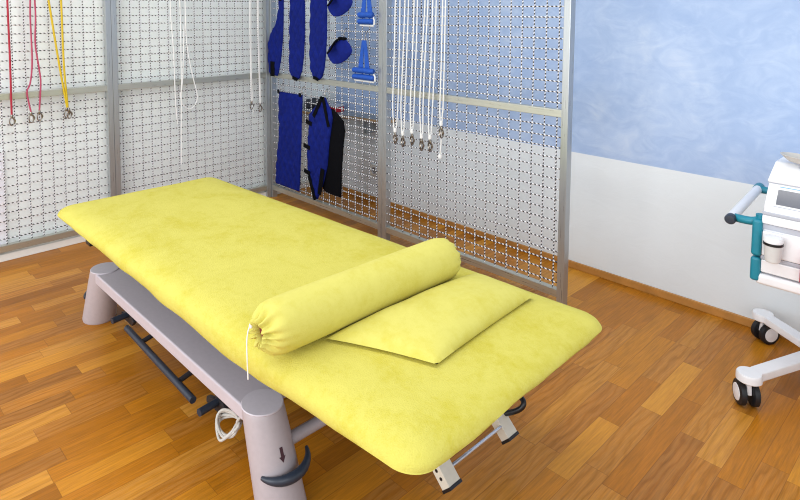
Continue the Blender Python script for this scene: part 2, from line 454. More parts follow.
# dark blue foot bar along the side, on two brackets, and two stub pedals
b = NB(); tube(b, [(1.512, -1.884, .1), (2.209, -1.905, .1)], .0145, 14); fb = obj('foot_bar', b, M_SLATE, tb)
for x in (1.68, 2.06):
    b = NB(); tube(b, [(x, -1.89, .1), (x - .01, -1.80, .115), (x - .02, -1.73, .19)], .011, 10); obj('bracket', b, M_DARK, fb)
for x, y in ((2.246, -1.9), (1.333, -1.888)):
    b = NB(); tube(b, [(x, y, .065), (x - .012, y + .09, .065)], .015, 14)
    pb = obj('stub_pedal', b, M_SLATE, tb)
    b = NB(); prism(b, [(-.09, -.012), (.04, -.012), (.06, .03), (.03, .05), (-.10, .012)], .02, axisM((x - .01, y + .085, .06), (0, 1, 0), (1, 0, .3)), .004)
    box(b, x - .03, x + .01, y + .085, y + .12, .06, .2, .004)
    obj('pedal_linkage', b, M_DARK, pb)
# dark fittings peeping out below the sheet at the far end
b = NB(); box(b, 1.14, 1.30, -1.985, -1.95, .50, .535, .005); box(b, 1.2, 1.26, -1.96, -1.8, .44, .50, .005); obj('side_fitting', b, M_BLACK, tb)
b = NB(); box(b, 1.36, 1.42, -1.985, -1.80, .488, .534, .005); obj('side_fitting', b, M_BLACK, tb)
# sloping cream profiles for the head section, joined by a thin rod
ang = Vector((-.72, 0, .70)).normalized()
for i, y in enumerate((-1.495, -1.168)):
    e = Vector((3.145, y, .098)); 
    Mx = axisM(e, ang, (0, 1, 0))
    b = NB(); box(b, -.028, .028, -.02, .02, 0.004, .56, .003, M=Mx); su = obj('support_strut', b, M_CREAMMET, tb)
    b = NB(); box(b, -.0295, .0295, -.0215, .0215, -.004, .006, .001, M=Mx); obj('end_cap', b, M_BLACK, su)
    if i == 0:
        for k in range(3):
            b = NB(); lathe(b, [(0, 0), (.0055, 0), (.0055, .002), (0, .002)], 12, axisM(Mx @ Vector((-.0275, -.002 + .001 * k, .035 + .025 * k)), -(Mx.to_3x3() @ Vector((1, 0, 0))))); obj('adjusting_hole', b, M_BLACK, su)
    else:
        b = NB(); tube(b, smooth_path([(3.055, -1.168, .135), (3.095, -1.15, .152), (3.15, -1.135, .188), (3.166, -1.122, .212), (3.15, -1.112, .225), (3.11, -1.11, .222)], 6), .0095, 10)
        obj('lever_handle', b, M_BLACK, su)
b = NB(); tube(b, [(3.122, -1.47, .14), (3.122, -1.19, .14)], .006, 10); obj('tie_rod', b, M_CHROME, tb)
# coiled white mains lead hanging below the beam
b = NB()
pts = []
for i in range(96):
    a = 2 * PI * i / 24; k = i / 96
    pts.append((2.405 + .062 * math.cos(a) + .018 * math.sin(i * .5), -1.88 + .03 * math.sin(a) + .03 * k, .085 + .034 * math.sin(a + .5) + .012 * math.sin(i * .21)))
tube(b, pts, .0052, 8)
tube(b, smooth_path([pts[-1], (2.47, -1.86, .14), (2.52, -1.80, .2), (2.54, -1.76, .22)], 6), .0052, 8)
cable = obj('mains_lead', b, M_SCOOP, tb)

# ------------------------------------------------------------------ bolster and pillow
BZ = TOP + .080
b0, b1 = Vector((2.866, -2.025, BZ + .002)), Vector((2.885, -1.195, BZ + .002))
def bolster():
    t = thing('bolster_cushion', 'yellow terry bolster cushion with gathered ends, lying across the sheet', 'bolster', (2.815, -1.55, TOP))
    ax = (b1 - b0); L = ax.length; d = ax.normalized(); up = Vector((0, 0, 1)); s = d.cross(up).normalized()
    bm = NB(); n = 72; rings = []; Rr = .079; n = 120
    prof = [(.026, .022), (.008, .022), (-.004, .023), (-.013, .028), (-.012, .034), (-.001, .039), (.003, .046), (.007, .054), (.015, .065), (.028, .073), (.05, .078), (.08, Rr)]
    prof += [(.08 + (L - .16) * k / 14, Rr) for k in range(1, 15)]
    prof += [(L - q[0], q[1]) for q in prof[:11][::-1]]
    for x, r in prof:
        ring = []; e = min(x, L - x)
        pl = max(0.0, 1 - max(0, e + .012) / .075)
        for k in range(n):
            a = 2 * PI * k / n
            wv = math.sin(a * 13 + 1.6 * math.sin(2 * a + .7) + .8 * math.sin(5 * a))
            rr = r * (1 + (.20 * math.exp(-((r - .030) / .010) ** 2) * pl + .03 * pl) * wv + .012 * noise.noise(Vector((x * 4, math.cos(a), math.sin(a)))))
            ex = (.009 * pl * math.exp(-((r - .045) / .02) ** 2) + .002 * pl) * wv * (-1 if x < L / 2 else 1)
            z = rr * math.sin(a)
            if z < -.077: z = -.077 
            ring.append(bm.verts.new(b0 + d * (x + ex) + s * rr * math.cos(a) + up * z))
        rings.append(ring)
    for A, B in zip(rings, rings[1:]):
        for k in range(n): bm.faces.new((A[k], A[(k + 1) % n], B[(k + 1) % n], B[k]))
    obj('bolster_cover', bm, M_YEL2, t, smooth=80)
    for x, r in ((0.010, .0235), (L - .010, .0235)):   # filling seen in the openings
        bm = NB(); lathe(bm, [(0, -.006), (r * .7, -.004), (r, 0), (r * .7, .004), (0, .006)], 20, axisM(b0 + d * x, d))
        obj('filling', bm, M_INNER, t)
    e = b0 + d * .001
    bm = NB(); rg = [e + s * .039 * math.cos(2 * PI * k / 40) * (1 + .03 * math.sin(k)) + up * .039 * math.sin(2 * PI * k / 40) for k in range(40)]
    tube(bm, [e + s * .026 * math.cos(2 * PI * k / 40) + up * .026 * math.sin(2 * PI * k / 40) + d * .008 for k in range(40)], .002, 8, closed=True)
    st = e + d * -.006 + up * .010 + s * -.033
    tube(bm, smooth_path([st + s * .004, st + d * -.012 + s * -.002 + up * -.004, st + d * -.022 + up * -.04, st + d * -.024 + up * -.10 + s * .004, st + d * -.022 + up * -.155 + s * .004], 8), .0019, 6)
    lathe(bm, [(0, -.008), (.005, -.006), (.006, 0), (.005, .006), (0, .008)], 10, Matrix.Translation(st + d * -.008))
    obj('drawstring', bm, M_WROPE, t)
bolster()
def pillow():
    P00, P10, P11, P01 = [Vector(p) for p in ((2.918, -1.828), (3.229, -1.682), (3.190, -1.112), (2.95, -1.11))]
    bm = NB(); N, K = 40, 48; top = []; bot = []
    for i in range(N + 1):
        ra = []; rb = []
        for j in range(K + 1):
            u, v = i / N, j / K
            # edges pull in slightly between the corners
            uu = .5 + (u - .5) * (1 - .035 * math.sin(PI * v)); vv = .5 + (v - .5) * (1 - .03 * math.sin(PI * u))
            p = P00 * (1 - uu) * (1 - vv) + P10 * uu * (1 - vv) + P11 * uu * vv + P01 * (1 - uu) * vv
            q = (max(0, 1 - abs(2 * u - 1) ** 2.6) * max(0, 1 - abs(2 * v - 1) ** 2.6)) ** .5
            wr = .0035 * noise.noise(Vector((p.x * 13, p.y * 11, 2))) * q
            zt = TOP + .011 + .056 * q + wr; zbm = TOP + .011 - .009 * min(1, q * 3)
            ra.append(bm.verts.new((p.x, p.y, zt)))
            rb.append(ra[-1] if i in (0, N) or j in (0, K) else bm.verts.new((p.x, p.y, zbm)))
        top.append(ra); bot.append(rb)
    for i in range(N):
        for j in range(K):
            bm.faces.new((top[i][j], top[i + 1][j], top[i + 1][j + 1], top[i][j + 1]))
            f = (bot[i][j], bot[i][j + 1], bot[i + 1][j + 1], bot[i + 1][j])
            try: bm.faces.new(f)
            except ValueError: pass
    o = obj('flat_pillow', bm, M_YEL2, None, loc=(3.02, -1.4, TOP), smooth=70)
    tag(o, 'thin yellow rectangular pillow lying on the sheet against the bolster', 'pillow')
pillow()

# ------------------------------------------------------------------ blue pads on the partition
FY = -0.03
def quilt(tab, name, label, cat, parent=None, y=FY, th=.02, nx=30, q=0.075, group=None, mat=None, bow=0.0):
    """tab: (z, x_left, x_right) rows; padded quilted slab standing in front of the mesh"""
    zs = sorted(r[0] for r in tab); z0, z1 = zs[0], zs[-1]; nz = max(12, int((z1 - z0) / .008))
    bm = NB(); F = []; B = []
    for i in range(nz + 1):
        z = z0 + (z1 - z0) * i / nz; xl, xr = interp(tab, z); fr = []; bk = []
        for j in range(nx + 1):
            s = j / nx; x = xl + (xr - xl) * s
            e = min(1.0, (min(s, 1 - s) * (xr - xl)) / .02, (min(i, nz - i) * (z1 - z0) / nz) / .02)
            puff = math.sqrt(max(0.0, e * (2 - e)))
            dq = abs(math.sin(PI * (x + z * .62) / q)) * abs(math.sin(PI * (x - z * .62) / q))
            yy = th * puff * (.45 + .55 * dq ** .5) + bow * math.sin(PI * s)
            fr.append(bm.verts.new((x, y - .004 - yy, z)))
            bk.append(bm.verts.new((x, y - .002 - bow * math.sin(PI * s) * .8, z)))
        F.append(fr); B.append(bk)
    for i in range(nz):
        for j in range(nx):
            bm.faces.new((F[i][j], F[i][j + 1], F[i + 1][j + 1], F[i + 1][j]))
            bm.faces.new((B[i][j], B[i + 1][j], B[i + 1][j + 1], B[i][j + 1]))
    for i in range(nz):
        for j in (0, nx): bm.faces.new((F[i][j], F[i + 1][j], B[i + 1][j], B[i][j]))
    for j in range(nx):
        for i in (0, nz): bm.faces.new((F[i][j], F[i][j + 1], B[i][j + 1], B[i][j]))
    return bm
def bar_on(bm, x0, z0, x1, z1, w, y, th=.004):
    d = Vector((x1 - x0, 0, z1 - z0)); L = d.length
    prism(bm, [(0, -w / 2), (L, -w / 2), (L, w / 2), (0, w / 2)], th, axisM((x0, y, z0), (0, -1, 0), d), .001)
def s_hook(bm, x, z, h=.05, y0=-.004, y1=-.03):
    """hook over a mesh wire carrying a loop below"""
    tube(bm, smooth_path([(x, y0 + .006, z + h * .55), (x, y0 - .004, z + h * .75), (x, y0 - .016, z + h * .5), (x, y1, z + h * .2), (x, y1 - .004, z - h * .1), (x + .008, y1 - .006, z - h * .25), (x + .014, y1, z - h * .05)], 6), .0028, 6)

def sleeve(tab, label, tip, top):
    cx = sum(r[1] + r[2] for r in tab) / 2 / len(tab)
    t = thing('quilted_sling', label, 'padded sling', (cx, FY, min(r[0] for r in tab)), 'navy quilted slings above the rail')
    obj('pad', quilt(tab, '', '', ''), M_BLUE, t, smooth=60)
    for q in tip:
        b = NB(); bar_on(b, *q, -.05); obj('webbing_tab', b, M_VELCRO, t)
    b = NB(); s_hook(b, top[0], top[1]); obj('hook', b, M_HOOK, t)
sleeve([(1.065, .06, .155), (1.1, .04, .175), (1.2, .026, .205), (1.33, .028, .228), (1.42, .07, .238), (1.5, .145, .245), (1.62, .18, .248), (1.72, .19, .25), (1.78, .2, .245)],
       'navy quilted sling nearest the corner, narrow upper half and black tab at the bottom', [(.108, 1.185, .106, 1.06, .06), (.215, 1.69, .225, 1.77, .05)], (.22, 1.80))
sleeve([(1.052, .395, .425), (1.07, .365, .455), (1.13, .322, .49), (1.25, .325, .515), (1.4, .33, .525), (1.6, .336, .53), (1.72, .345, .525), (1.79, .37, .5)],
       'navy quilted sling in the middle of the row of three above the rail', [(.385, 1.075, .45, 1.058, .028)], (.43, 1.81))
sleeve([(1.075, .67, .70), (1.095, .635, .735), (1.16, .598, .765), (1.28, .59, .785), (1.4, .592, .795), (1.6, .6, .8), (1.72, .605, .795), (1.79, .63, .77)],
       'navy quilted sling with clear diamond stitching, right of the row of three', [(.652, 1.096, .715, 1.082, .026)], (.7, 1.81))
# flat pad below the rail
t = thing('quilted_pad', 'plain rectangular navy quilted pad hanging below the rail by the corner', 'padded pad', (.31, FY, .145))
obj('pad', quilt([(.145, .118, .445), (.3, .13, .458), (.5, .16, .472), (.6, .178, .477), (.75, .17, .482), (.938, .178, .495)], '', '', ''), M_BLUE, t, smooth=60)
for x in (.19, .482):
    b = NB(); bar_on(b, x, .925, x, .955, .03, -.05); obj('webbing_tab', b, M_VELCRO, t)
for x in (.195, .48):
    b = NB(); s_hook(b, x, .965, .055); obj('hook', b, M_HOOK, t)
# vest
t = thing('traction_vest', 'navy quilted traction vest with black straps and black side flap', 'vest', (.75, FY, .135))
obj('vest_body', quilt([(.135, .652, .68), (.2, .615, .715), (.3, .572, .76), (.43, .553, .80), (.6, .565, .82), (.8, .585, .86), (.86, .65, .845), (.915, .72, .80), (.95, .752, .778)], '', '', ''), M_BLUE, t, smooth=60)
b = quilt([(.205, .82, .93), (.22, .74, .935), (.27, .70, .94), (.42, .73, .945), (.6, .76, .962), (.72, .80, .98), (.79, .82, .965), (.85, .82, .88), (.87, .82, .84)], '', '', '', y=-.012, th=.02, q=9)
obj('side_flap', b, M_VELCRO, t, smooth=60)
for q in ((.762, .955, .655, .79, .034), (.768, .955, .835, .735, .03), (.56, .742, .635, .728, .034), (.53, .548, .61, .534, .034), (.535, .345, .61, .33, .034), (.595, .315, .672, .135, .034)):
    b = NB(); bar_on(b, *q, -.053); obj('strap', b, M_VELCRO, t)
b = NB(); bar_on(b, .765, .40, .725, .19, .045, -.053); obj('front_strap', b, M_VELCRO, t)
b = NB(); s_hook(b, .766, .975, .05); obj('hook', b, M_HOOK, t)
# limb cuffs: padded loop pinched at the hook
def cuff(x, z, label, hook=True):
    t = thing('limb_cuff', label, 'padded cuff', (x, FY, z - .2), 'navy padded limb cuffs')
    bm = NB(); n = 40; loop = []
    for k in range(n):
        a = 2 * PI * k / n
        sp = lambda v: math.copysign(abs(v) ** 1.45, v)
        px = .066 * sp(math.sin(a)); pz = -.075 + .068 * sp(math.cos(a))
        loop.append((px, pz))
    sl = Vector((-.10, -.03, -.03))   # sleeve axis
    o = Vector((x + .05, FY - .03, z)); rings = []
    W = 12
    for j in range(W + 1):
        s = j / W; ring = []
        for k in range(n):
            px, pz = loop[k]; g = 1 + .07 * math.sin(PI * s) + .03 * abs(math.sin(k * 5 * PI / n)) 
            nx_ = loop[k]
            ring.append((o + sl * s + Vector((px * g, 0, -.075 + (pz + .075) * g)), Vector((px, 0, pz + .08)).normalized()))
        rings.append(ring)
    outer = [[bm.verts.new(p + nn * .011 * math.sin(PI * (.12 + .76 * j / W))) for p, nn in r] for j, r in enumerate(rings)]
    inner = [[bm.verts.new(p - nn * .008) for p, nn in r] for r in rings]
    for j in range(W):
        for k in range(n):
            bm.faces.new((outer[j][k], outer[j][(k + 1) % n], outer[j + 1][(k + 1) % n], outer[j + 1][k]))
            bm.faces.new((inner[j][k], inner[j + 1][k], inner[j + 1][(k + 1) % n], inner[j][(k + 1) % n]))
    for j in (0, W):
        for k in range(n): bm.faces.new((outer[j][k], outer[j][(k + 1) % n], inner[j][(k + 1) % n], inner[j][k]))
    obj('padding', bm, M_BLUE, t, smooth=60)
    b = NB(); tube(b, smooth_path([(x + .01, FY - .045, z + .012), (x - .02, FY - .075, z - .02), (x - .05, FY - .085, z - .07), (x - .075, FY - .095, z - .10)], 6), .022, 10, flat=.35)
    tube(b, [(x - .02, FY - .03, z + .006), (x + .045, FY - .03, z + .004)], .017, 8, flat=.8)
    obj('strap', b, M_VELCRO, t)
    b = NB(); s_hook(b, x, z + .035, .06); obj('hook', b, M_HOOK, t)
cuff(.985, 1.40, 'navy padded cuff with black strap, the lower of two beside the slings')
cuff(.99, 1.745, 'navy padded cuff cut by the top edge, upper of two beside the slings')
# bright blue webbing handles
def handle(x, z, lab, w=1.0):
    t = thing('webbing_handle', lab, 'strap handle', (x, FY, z - .28), 'bright blue webbing handles')
    for k, (dx, dxb) in enumerate(((-.012, -.055), (.012, .03))):
        b = NB(); prof = []
        prism(b, [(x + dx - .012, -z), (x + dx + .012, -z), (x + dxb + .036, -(z - .235)), (x + dxb - .014, -(z - .235))], .004, Matrix.Translation((0, FY - .012 - .006 * k, 0)) @ Matrix.Rotation(-PI / 2, 4, 'X'))
        obj('strap', b, M_BRIGHT, t)
    for k in range(2):
        b = NB(); zz = z - .212 - .046 * k
        tube(b, [(x - .10 * w, FY - .02, zz - .004), (x - .09 * w, FY - .022, zz), (x, FY - .026, zz + .002), (x + .095 * w, FY - .022, zz), (x + .105 * w, FY - .02, zz)], [.015, .023, .0235, .023, .015], 12, flat=.85); obj('grip_band', b, M_BRIGHT, t)
    b = NB(); tube(b, [(x - .095 * w, FY - .014, z - .285), (x + .1 * w, FY - .014, z - .287)], .006, 8); obj('white_trim', b, M_WROPE, t)
    b = NB(); tube(b, [(x + .09 * w, FY - .012, z - .222), (x + .108 * w, FY - .012, z - .25), (x + .108 * w, FY - .012, z - .28)], .006, 8); obj('white_trim', b, M_WROPE, t)
    b = NB(); s_hook(b, x, z + .02, .06); obj('hook', b, M_HOOK, t)
handle(1.21, 1.40, 'bright blue webbing handle, lower of two by the middle post')
handle(1.235, 1.79, 'bright blue webbing handle at the top edge, upper of two by the middle post', .68)

# ------------------------------------------------------------------ cords and ropes
def snap_hook(bm, x, y, z, ax='x'):
    e = Vector((1, 0, 0)) if ax == 'x' else Vector((0, 1, 0)); p = Vector((x, y, z)); up = Vector((0, 0, 1))
    lathe(bm, [(0, 0), (.007, .001), (.0085, .012), (.007, .022), (0, .024)], 12, Matrix.Translation(p - up * .012))
    ring = [p + e * (.0135 * math.cos(a)) + up * (-.035 + .025 * math.sin(a)) for a in [2 * PI * k / 20 for k in range(20)]]
    tube(bm, ring, .0042, 8, closed=True)
    tube(bm, smooth_path([p + up * -.01 + e * .008, p + up * -.03 + e * .02, p + up * -.045 + e * .014], 5), .0035, 6)
def rope(x, zb, xt, lab, gap=.010, sway=.012, extra=False):
    t = thing('white_rope', lab, 'rope', (x, FY, zb - .06), 'white ropes on the end panel')
    for s in (-1, 1):
        b = NB(); y = FY - .012 + s * .006
        pts = [(xt + s * gap * .7, y + .004, 1.92), (xt + s * gap * .9, y, 1.65), ((x + xt) / 2 + s * gap + sway * .5, y, 1.3), (x + s * gap * 1.1 + sway * .3, y, 1.0), (x + s * gap * .7, y, zb + .08), (x + s * .002, y, zb)]
        tube(b, smooth_path(pts, 8), .0041, 8); obj('cord', b, M_WROPE, t)
    b = NB(); lathe(b, [(0, 0), (.010, .002), (.012, .012), (.010, .03), (0, .032)], 12, Matrix.Translation((x, FY - .012, zb - .006))); obj('knot', b, M_WROPE, t)
    b = NB(); snap_hook(b, x, FY - .012, zb - .012); snap_hook(b, x + .012, FY - .02, zb - .02, 'y'); obj('snap_hook', b, M_HOOK, t)
    b = NB(); s_hook(b, xt, 1.925, .06); obj('hanging_hook', b, M_HOOK, t)
    if extra:
        b = NB(); tube(b, smooth_path([(x, FY - .012, zb), (x + .004, FY - .014, zb - .1), (x - .004, FY - .014, zb - .19)], 8), .0045, 8)
        lathe(b, [(0, -.016), (.011, -.012), (.014, 0), (.011, .01), (0, .014)], 14, Matrix.Translation((x - .004, FY - .014, zb - .2))); obj('cord_end_bead', b, M_WROPE, t)
RP = [(1.512, .80, 1.528, 'white double rope with metal clip nearest the middle post', .017), (1.582, .79, 1.608, 'white double rope with clip, second from the middle post', .011),
      (1.662, .815, 1.686, 'white double rope with clip, third from the middle post', .010), (1.745, .795, 1.775, 'white double rope with clip, third from the right of its row', .008),
      (1.815, .80, 1.84, 'white double rope with clip, second from the right of its row', .010), (1.903, .90, 1.915, 'white rope with a bead at its loose end, rightmost of its row', .007)]
for i, (x, zb, xt, lab, g) in enumerate(RP): rope(x, zb, xt, lab, g, sway=(.004, .0, .004, -.012, .008, .004)[i], extra=(i == 5))

WX = 0.036
def wcord(pts, mat, r=.0045):
    b = NB(); tube(b, smooth_path([(WX + dx, y, z) for y, z, dx in pts], 8), r, 8); return b
def wall_cord(name, lab, cat, mat, strands, clips, r=.0055, group='cords on the left wall mesh'):
    y0 = strands[0][0][0]
    t = thing(name, lab, cat, (WX, y0, min(p[1] for s in strands for p in s)), group)
    for s in strands: obj('cord', wcord(s, mat, r), mat, t)
    for (y, z) in clips:
        b = NB(); snap_hook(b, WX, y, z, 'y'); obj('snap_hook', b, M_HOOK, t)
    b = NB(); yt = strands[0][0][0]; tube(b, smooth_path([(WX - .03, yt, 1.93), (WX - .005, yt, 1.945), (WX + .008, yt, 1.92), (WX, yt, 1.895)], 6), .003, 6); obj('hanging_hook', b, M_HOOK, t)
wall_cord('elastic_cord', 'single bright red cord hanging at the far left of the mesh', 'cord', M_RED, [[(-2.004, 1.9, 0), (-2.004, 1.6, 0), (-2.003, 1.3, 0), (-2.006, .95, 0)]], [(-2.006, .94)], .0062)
wall_cord('elastic_cord', 'rose pink cord hanging in two wavy strands beside the red cord', 'cord', M_PINK,
          [[(-1.86, 1.9, 0), (-1.876, 1.6, 0), (-1.875, 1.3, 0), (-1.89, 1.15, 0), (-1.912, 1.09, 0), (-1.905, 1.02, 0), (-1.893, .95, 0)], [(-1.855, 1.9, 0), (-1.845, 1.6, 0), (-1.853, 1.4, 0), (-1.838, 1.25, 0), (-1.829, 1.15, 0), (-1.838, 1.02, 0), (-1.844, .955, 0)]], [(-1.893, .945), (-1.844, .95)], .0052)
wall_cord('elastic_cord', 'yellow cord in a narrow V beside the left post', 'cord', M_YCORD,
          [[(-1.79, 1.9, 0), (-1.757, 1.62, 0), (-1.712, 1.25, 0), (-1.672, .96, 0)], [(-1.69, 1.9, 0), (-1.686, 1.62, 0), (-1.683, 1.25, 0), (-1.668, .96, 0)]], [(-1.676, .95), (-1.66, .945)], .0068)
wall_cord('thin_white_cord', 'loose thin white cord hanging in slack loops in the middle of its panel', 'cord', M_WROPE,
          [[(-.86, 1.9, 0), (-.917, 1.69, 0), (-.90, 1.3, 0), (-.893, .95, 0), (-.88, .75, 0)], [(-.85, 1.9, 0), (-.84, 1.6, 0), (-.84, 1.2, 0), (-.845, .9, 0), (-.85, .7, 0), (-.855, .43, 0)],
           [(-.80, 1.9, 0), (-.798, 1.65, 0), (-.79, 1.35, 0), (-.745, 1.1, 0), (-.712, .97, 0), (-.72, .90, 0), (-.765, .855, 0), (-.82, .875, 0), (-.85, .95, 0), (-.83, 1.1, 0), (-.81, 1.5, 0)]], [], .0042)
wall_cord('clipped_white_cord', 'white cord with a metal clip, left of the pair next to the corner', 'cord', M_WROPE, [[(-.22, 1.9, 0), (-.224, 1.6, 0), (-.222, 1.2, 0), (-.218, .86, 0)], [(-.212, 1.9, 0), (-.212, 1.6, 0), (-.214, 1.2, 0), (-.206, .86, 0), (-.2, .76, 0)]], [(-.216, .85)], .0042)
wall_cord('clipped_white_cord', 'white cord with a metal clip, right of the pair next to the corner', 'cord', M_WROPE, [[(-.148, 1.9, 0), (-.147, 1.6, 0), (-.142, 1.2, 0), (-.132, .83, 0)], [(-.14, 1.9, 0), (-.138, 1.6, 0), (-.134, 1.2, 0), (-.125, .83, 0)]], [(-.13, .82)], .0042)
# white board behind the left mesh
b = NB(); box(b, XL, XL + .018, -2.75, -2.045, .09, .70, .004); box(b, XL, XL + .024, -2.75, -2.06, .56, .575, .002)
o = obj('white_board', b, simple('bright_white_laminate', (244, 244, 250), .4, var=.02), None, loc=(XL, -2.4, .09)); tag(o, 'plain white board on the wall behind the mesh at the left edge', 'board')

# ------------------------------------------------------------------ things behind the partition
t = thing('wall_shelf', 'blue-grey shelf with wooden edge behind the mesh partition', 'shelf', (.3, YW, .72))
b = NB(); prism(b, [(XL + .002, YW), (XL + .002, YW - .30), (.28, YW - .30), (.40, YW - .24), (.62, YW - .17), (.85, YW - .14), (.93, YW - .10), (.95, YW)], .022, Matrix.Translation((0, 0, .715))); obj('shelf_board', b, M_SHELF, t)
b = NB(); tube(b, [(XL + .01, YW - .30, .722), (.28, YW - .30, .722), (.40, YW - .24, .722), (.62, YW - .17, .722), (.85, YW - .14, .722), (.93, YW - .10, .722), (.95, YW - .003, .722)], .012, 8); obj('edging', b, M_EDGE, t)
for x in (.1, .7):
    b = NB(); box(b, x, x + .03, YW - (.22 if x < .5 else .12), YW, .60, .713, .004); obj('bracket', b, M_SHELF, t)
def lump(bm, c, s, seed, n=24, m=14):
    vs = []
    for i in range(m + 1):
        th = PI * i / m; row = []
        for k in range(n):
            a = 2 * PI * k / n; d = Vector((math.sin(th) * math.cos(a), math.sin(th) * math.sin(a), math.cos(th)))
            r = 1 + .28 * noise.noise(d * 2.1 + Vector((seed, 0, 0))); p = Vector((c[0] + d.x * s[0] * r, c[1] + d.y * s[1] * r, max(c[2] - s[2] * .8, c[2] + d.z * s[2] * r)))
            row.append(bm.verts.new(p))
        vs.append(row)
    for A, B in zip(vs, vs[1:]):
        for k in range(n): bm.faces.new((A[k], A[(k + 1) % n], B[(k + 1) % n], B[k]))
b = NB(); lump(b, (.07, YW - .14, .776), (.10, .09, .048), 3.1); o = obj('folded_cloth', b, M_GREYCL, None, loc=(.07, YW - .14, .738)); tag(o, 'crumpled charcoal cloth lying on the shelf behind the mesh', 'cloth')
t = thing('plastic_box', 'small red box with grey lid on the shelf behind the mesh', 'box', (.33, YW - .12, .7375))
b = NB(); box(b, .265, .40, YW - .16, YW - .07, .7375, .785, .006); obj('box_body', b, M_REDP, t)
b = NB(); box(b, .26, .405, YW - .165, YW - .065, .783, .797, .004); obj('lid', b, M_GREYP, t)
t = thing('wall_socket', 'white double power socket low on the wall behind the mesh', 'socket', (.76, YW, .27))
b = NB(); box(b, .66, .86, YW - .010, YW, .225, .315, .004); pl = obj('plate', b, M_WHITE, t)
for x in (.71, .81):
    b = NB(); lathe(b, [(.030, 0), (.030, .006), (.024, .006), (.022, .001), (0, .001)], 20, axisM((x, YW - .009, .27), (0, -1, 0))); so = obj('outlet', b, M_GREYP, pl)

# ------------------------------------------------------------------ equipment cart
CX, CY0, CY1 = 3.605, -0.20, 0.30
cart = thing('equipment_cart', 'white wheeled equipment cart with teal corner trim and push handle', 'cart', (3.95, .1, 0))
b = NB(); box(b, CX + .028, 4.2, CY0, CY1, .60, .775, .008, 3); obj('cabinet', b, M_PLAST, cart)
b = NB(); prism(b, [(CX + .03, CY0 - .012), (4.22, CY0 - .012), (4.22, CY1 + .01), (CX + .03, CY1 + .01)], .035, Matrix.Translation((0, 0, .778)), .006); obj('top_shelf', b, M_PLAST, cart)
b = NB(); box(b, CX + .03, 4.2, CY0 - .005, CY1, .755, .777, .003); obj('trim_band', b, M_GREYP, cart)
for z0, z1 in ((.652, .75), (.585, .635)):
    b = NB(); box(b, CX + .034, 4.18, CY0 - .012, CY0 + .02, z0, z1, .005); obj('drawer_front', b, M_PLAST, cart)
b = NB(); box(b, CX + .032, 4.19, CY0 - .009, CY0 + .02, .636, .651, .002); obj('trim_band', b, M_GREYP, cart)
b = NB(); box(b, CX + .02, 4.21, CY0 - .018, CY1 + .01, .535, .578, .012, 3); obj('bottom_tray', b, M_PLAST, cart)
for y0, y1 in ((CY0 - .022, CY0 + .04), (CY1 - .04, CY1 + .02)):
    for z0, z1 in ((.545, .640), (.645, .79)):
        b = NB(); box(b, CX, CX + .034, y0, y1, z0, z1, .011, 3); obj('corner_trim', b, M_TEAL, cart)
# handle
HZ0, HZ1 = .765, .782
h = None
b = NB(); tube(b, [(3.525, -.185, HZ0), (3.497, .31, HZ1)], .019, 20); h = obj('push_handle', b, M_PLAST, cart)
b = NB(); lathe(b, [(0, -.03), (.017, -.028), (.0205, -.022), (.0205, 0), (.019, .004)], 20, axisM((3.526, -.187, HZ0), (-.056, .99, .034))); obj('grip_end', b, M_SLATE, h)
b = NB(); lathe(b, [(.0205, 0), (.0205, .045), (.015, .055), (0, .055)], 20, axisM((3.498, .29, HZ1), (-.056, .99, .034))); obj('grip_end', b, M_TEAL, h)
for p in ([(3.526, -.165, HZ0), (3.56, -.185, HZ0 + .004), (3.60, -.19, HZ0 + .008), (3.632, -.185, HZ0 + .02)], [(3.498, .29, HZ1), (3.53, .295, HZ1), (3.58, .295, HZ1 - .002), (3.63, .29, HZ1)]):
    b = NB(); tube(b, smooth_path(p, 6), .0165, 12); tube(b, [Vector(p[-1]) + Vector((-.006, 0, -.02)), Vector(p[-1]) + Vector((-.006, 0, .02))], .017, 14); obj('handle_arm', b, M_TEAL, h)
# base: column, four legs, casters
b = NB(); box(b, 3.86, 3.96, .14, .24, .12, .54, .012, 3); obj('column', b, M_PLAST, cart)
b = NB(); box(b, 3.74, 4.08, .19, .30, .106, .148, .008, 3); obj('base_spine', b, M_PLAST, cart)
def caster(x, y, az, leg):
    c, s = math.cos(az), math.sin(az); ax = Vector((c, s, 0))
    ca = None
    b = NB(); lathe(b, [(.010, .065), (.010, .10), (.02, .102), (.02, .11), (.0, .11)], 14, Matrix.Translation((x, y, 0)))
    fw = Vector((-s, c, 0))
    off = fw * .016
    prism(b, [(-.03, 0), (.03, 0), (.022, .042), (-.022, .048)], .018, axisM(Vector((x, y, .054)) + off - ax * .009, ax, fw), .003)
    ca = obj('caster', b, M_PLAST, leg)
    for sd in (-1, 1):
        o = Vector((x, y, .050)) + off + ax * (.024 * sd)
        b = NB(); lathe(b, [(0, -.013), (.042, -.013), (.049, -.009), (.050, 0), (.049, .009), (.042, .013), (0, .013)], 28, axisM(o, ax))
        obj('wheel', b, M_TYRE, ca)
        b = NB(); lathe(b, [(.034, 0), (.033, .002), (.010, .005), (0, .005)], 24, axisM(o + ax * (.0125 * sd), ax * sd)); obj('hubcap', b, M_PLAST, ca)
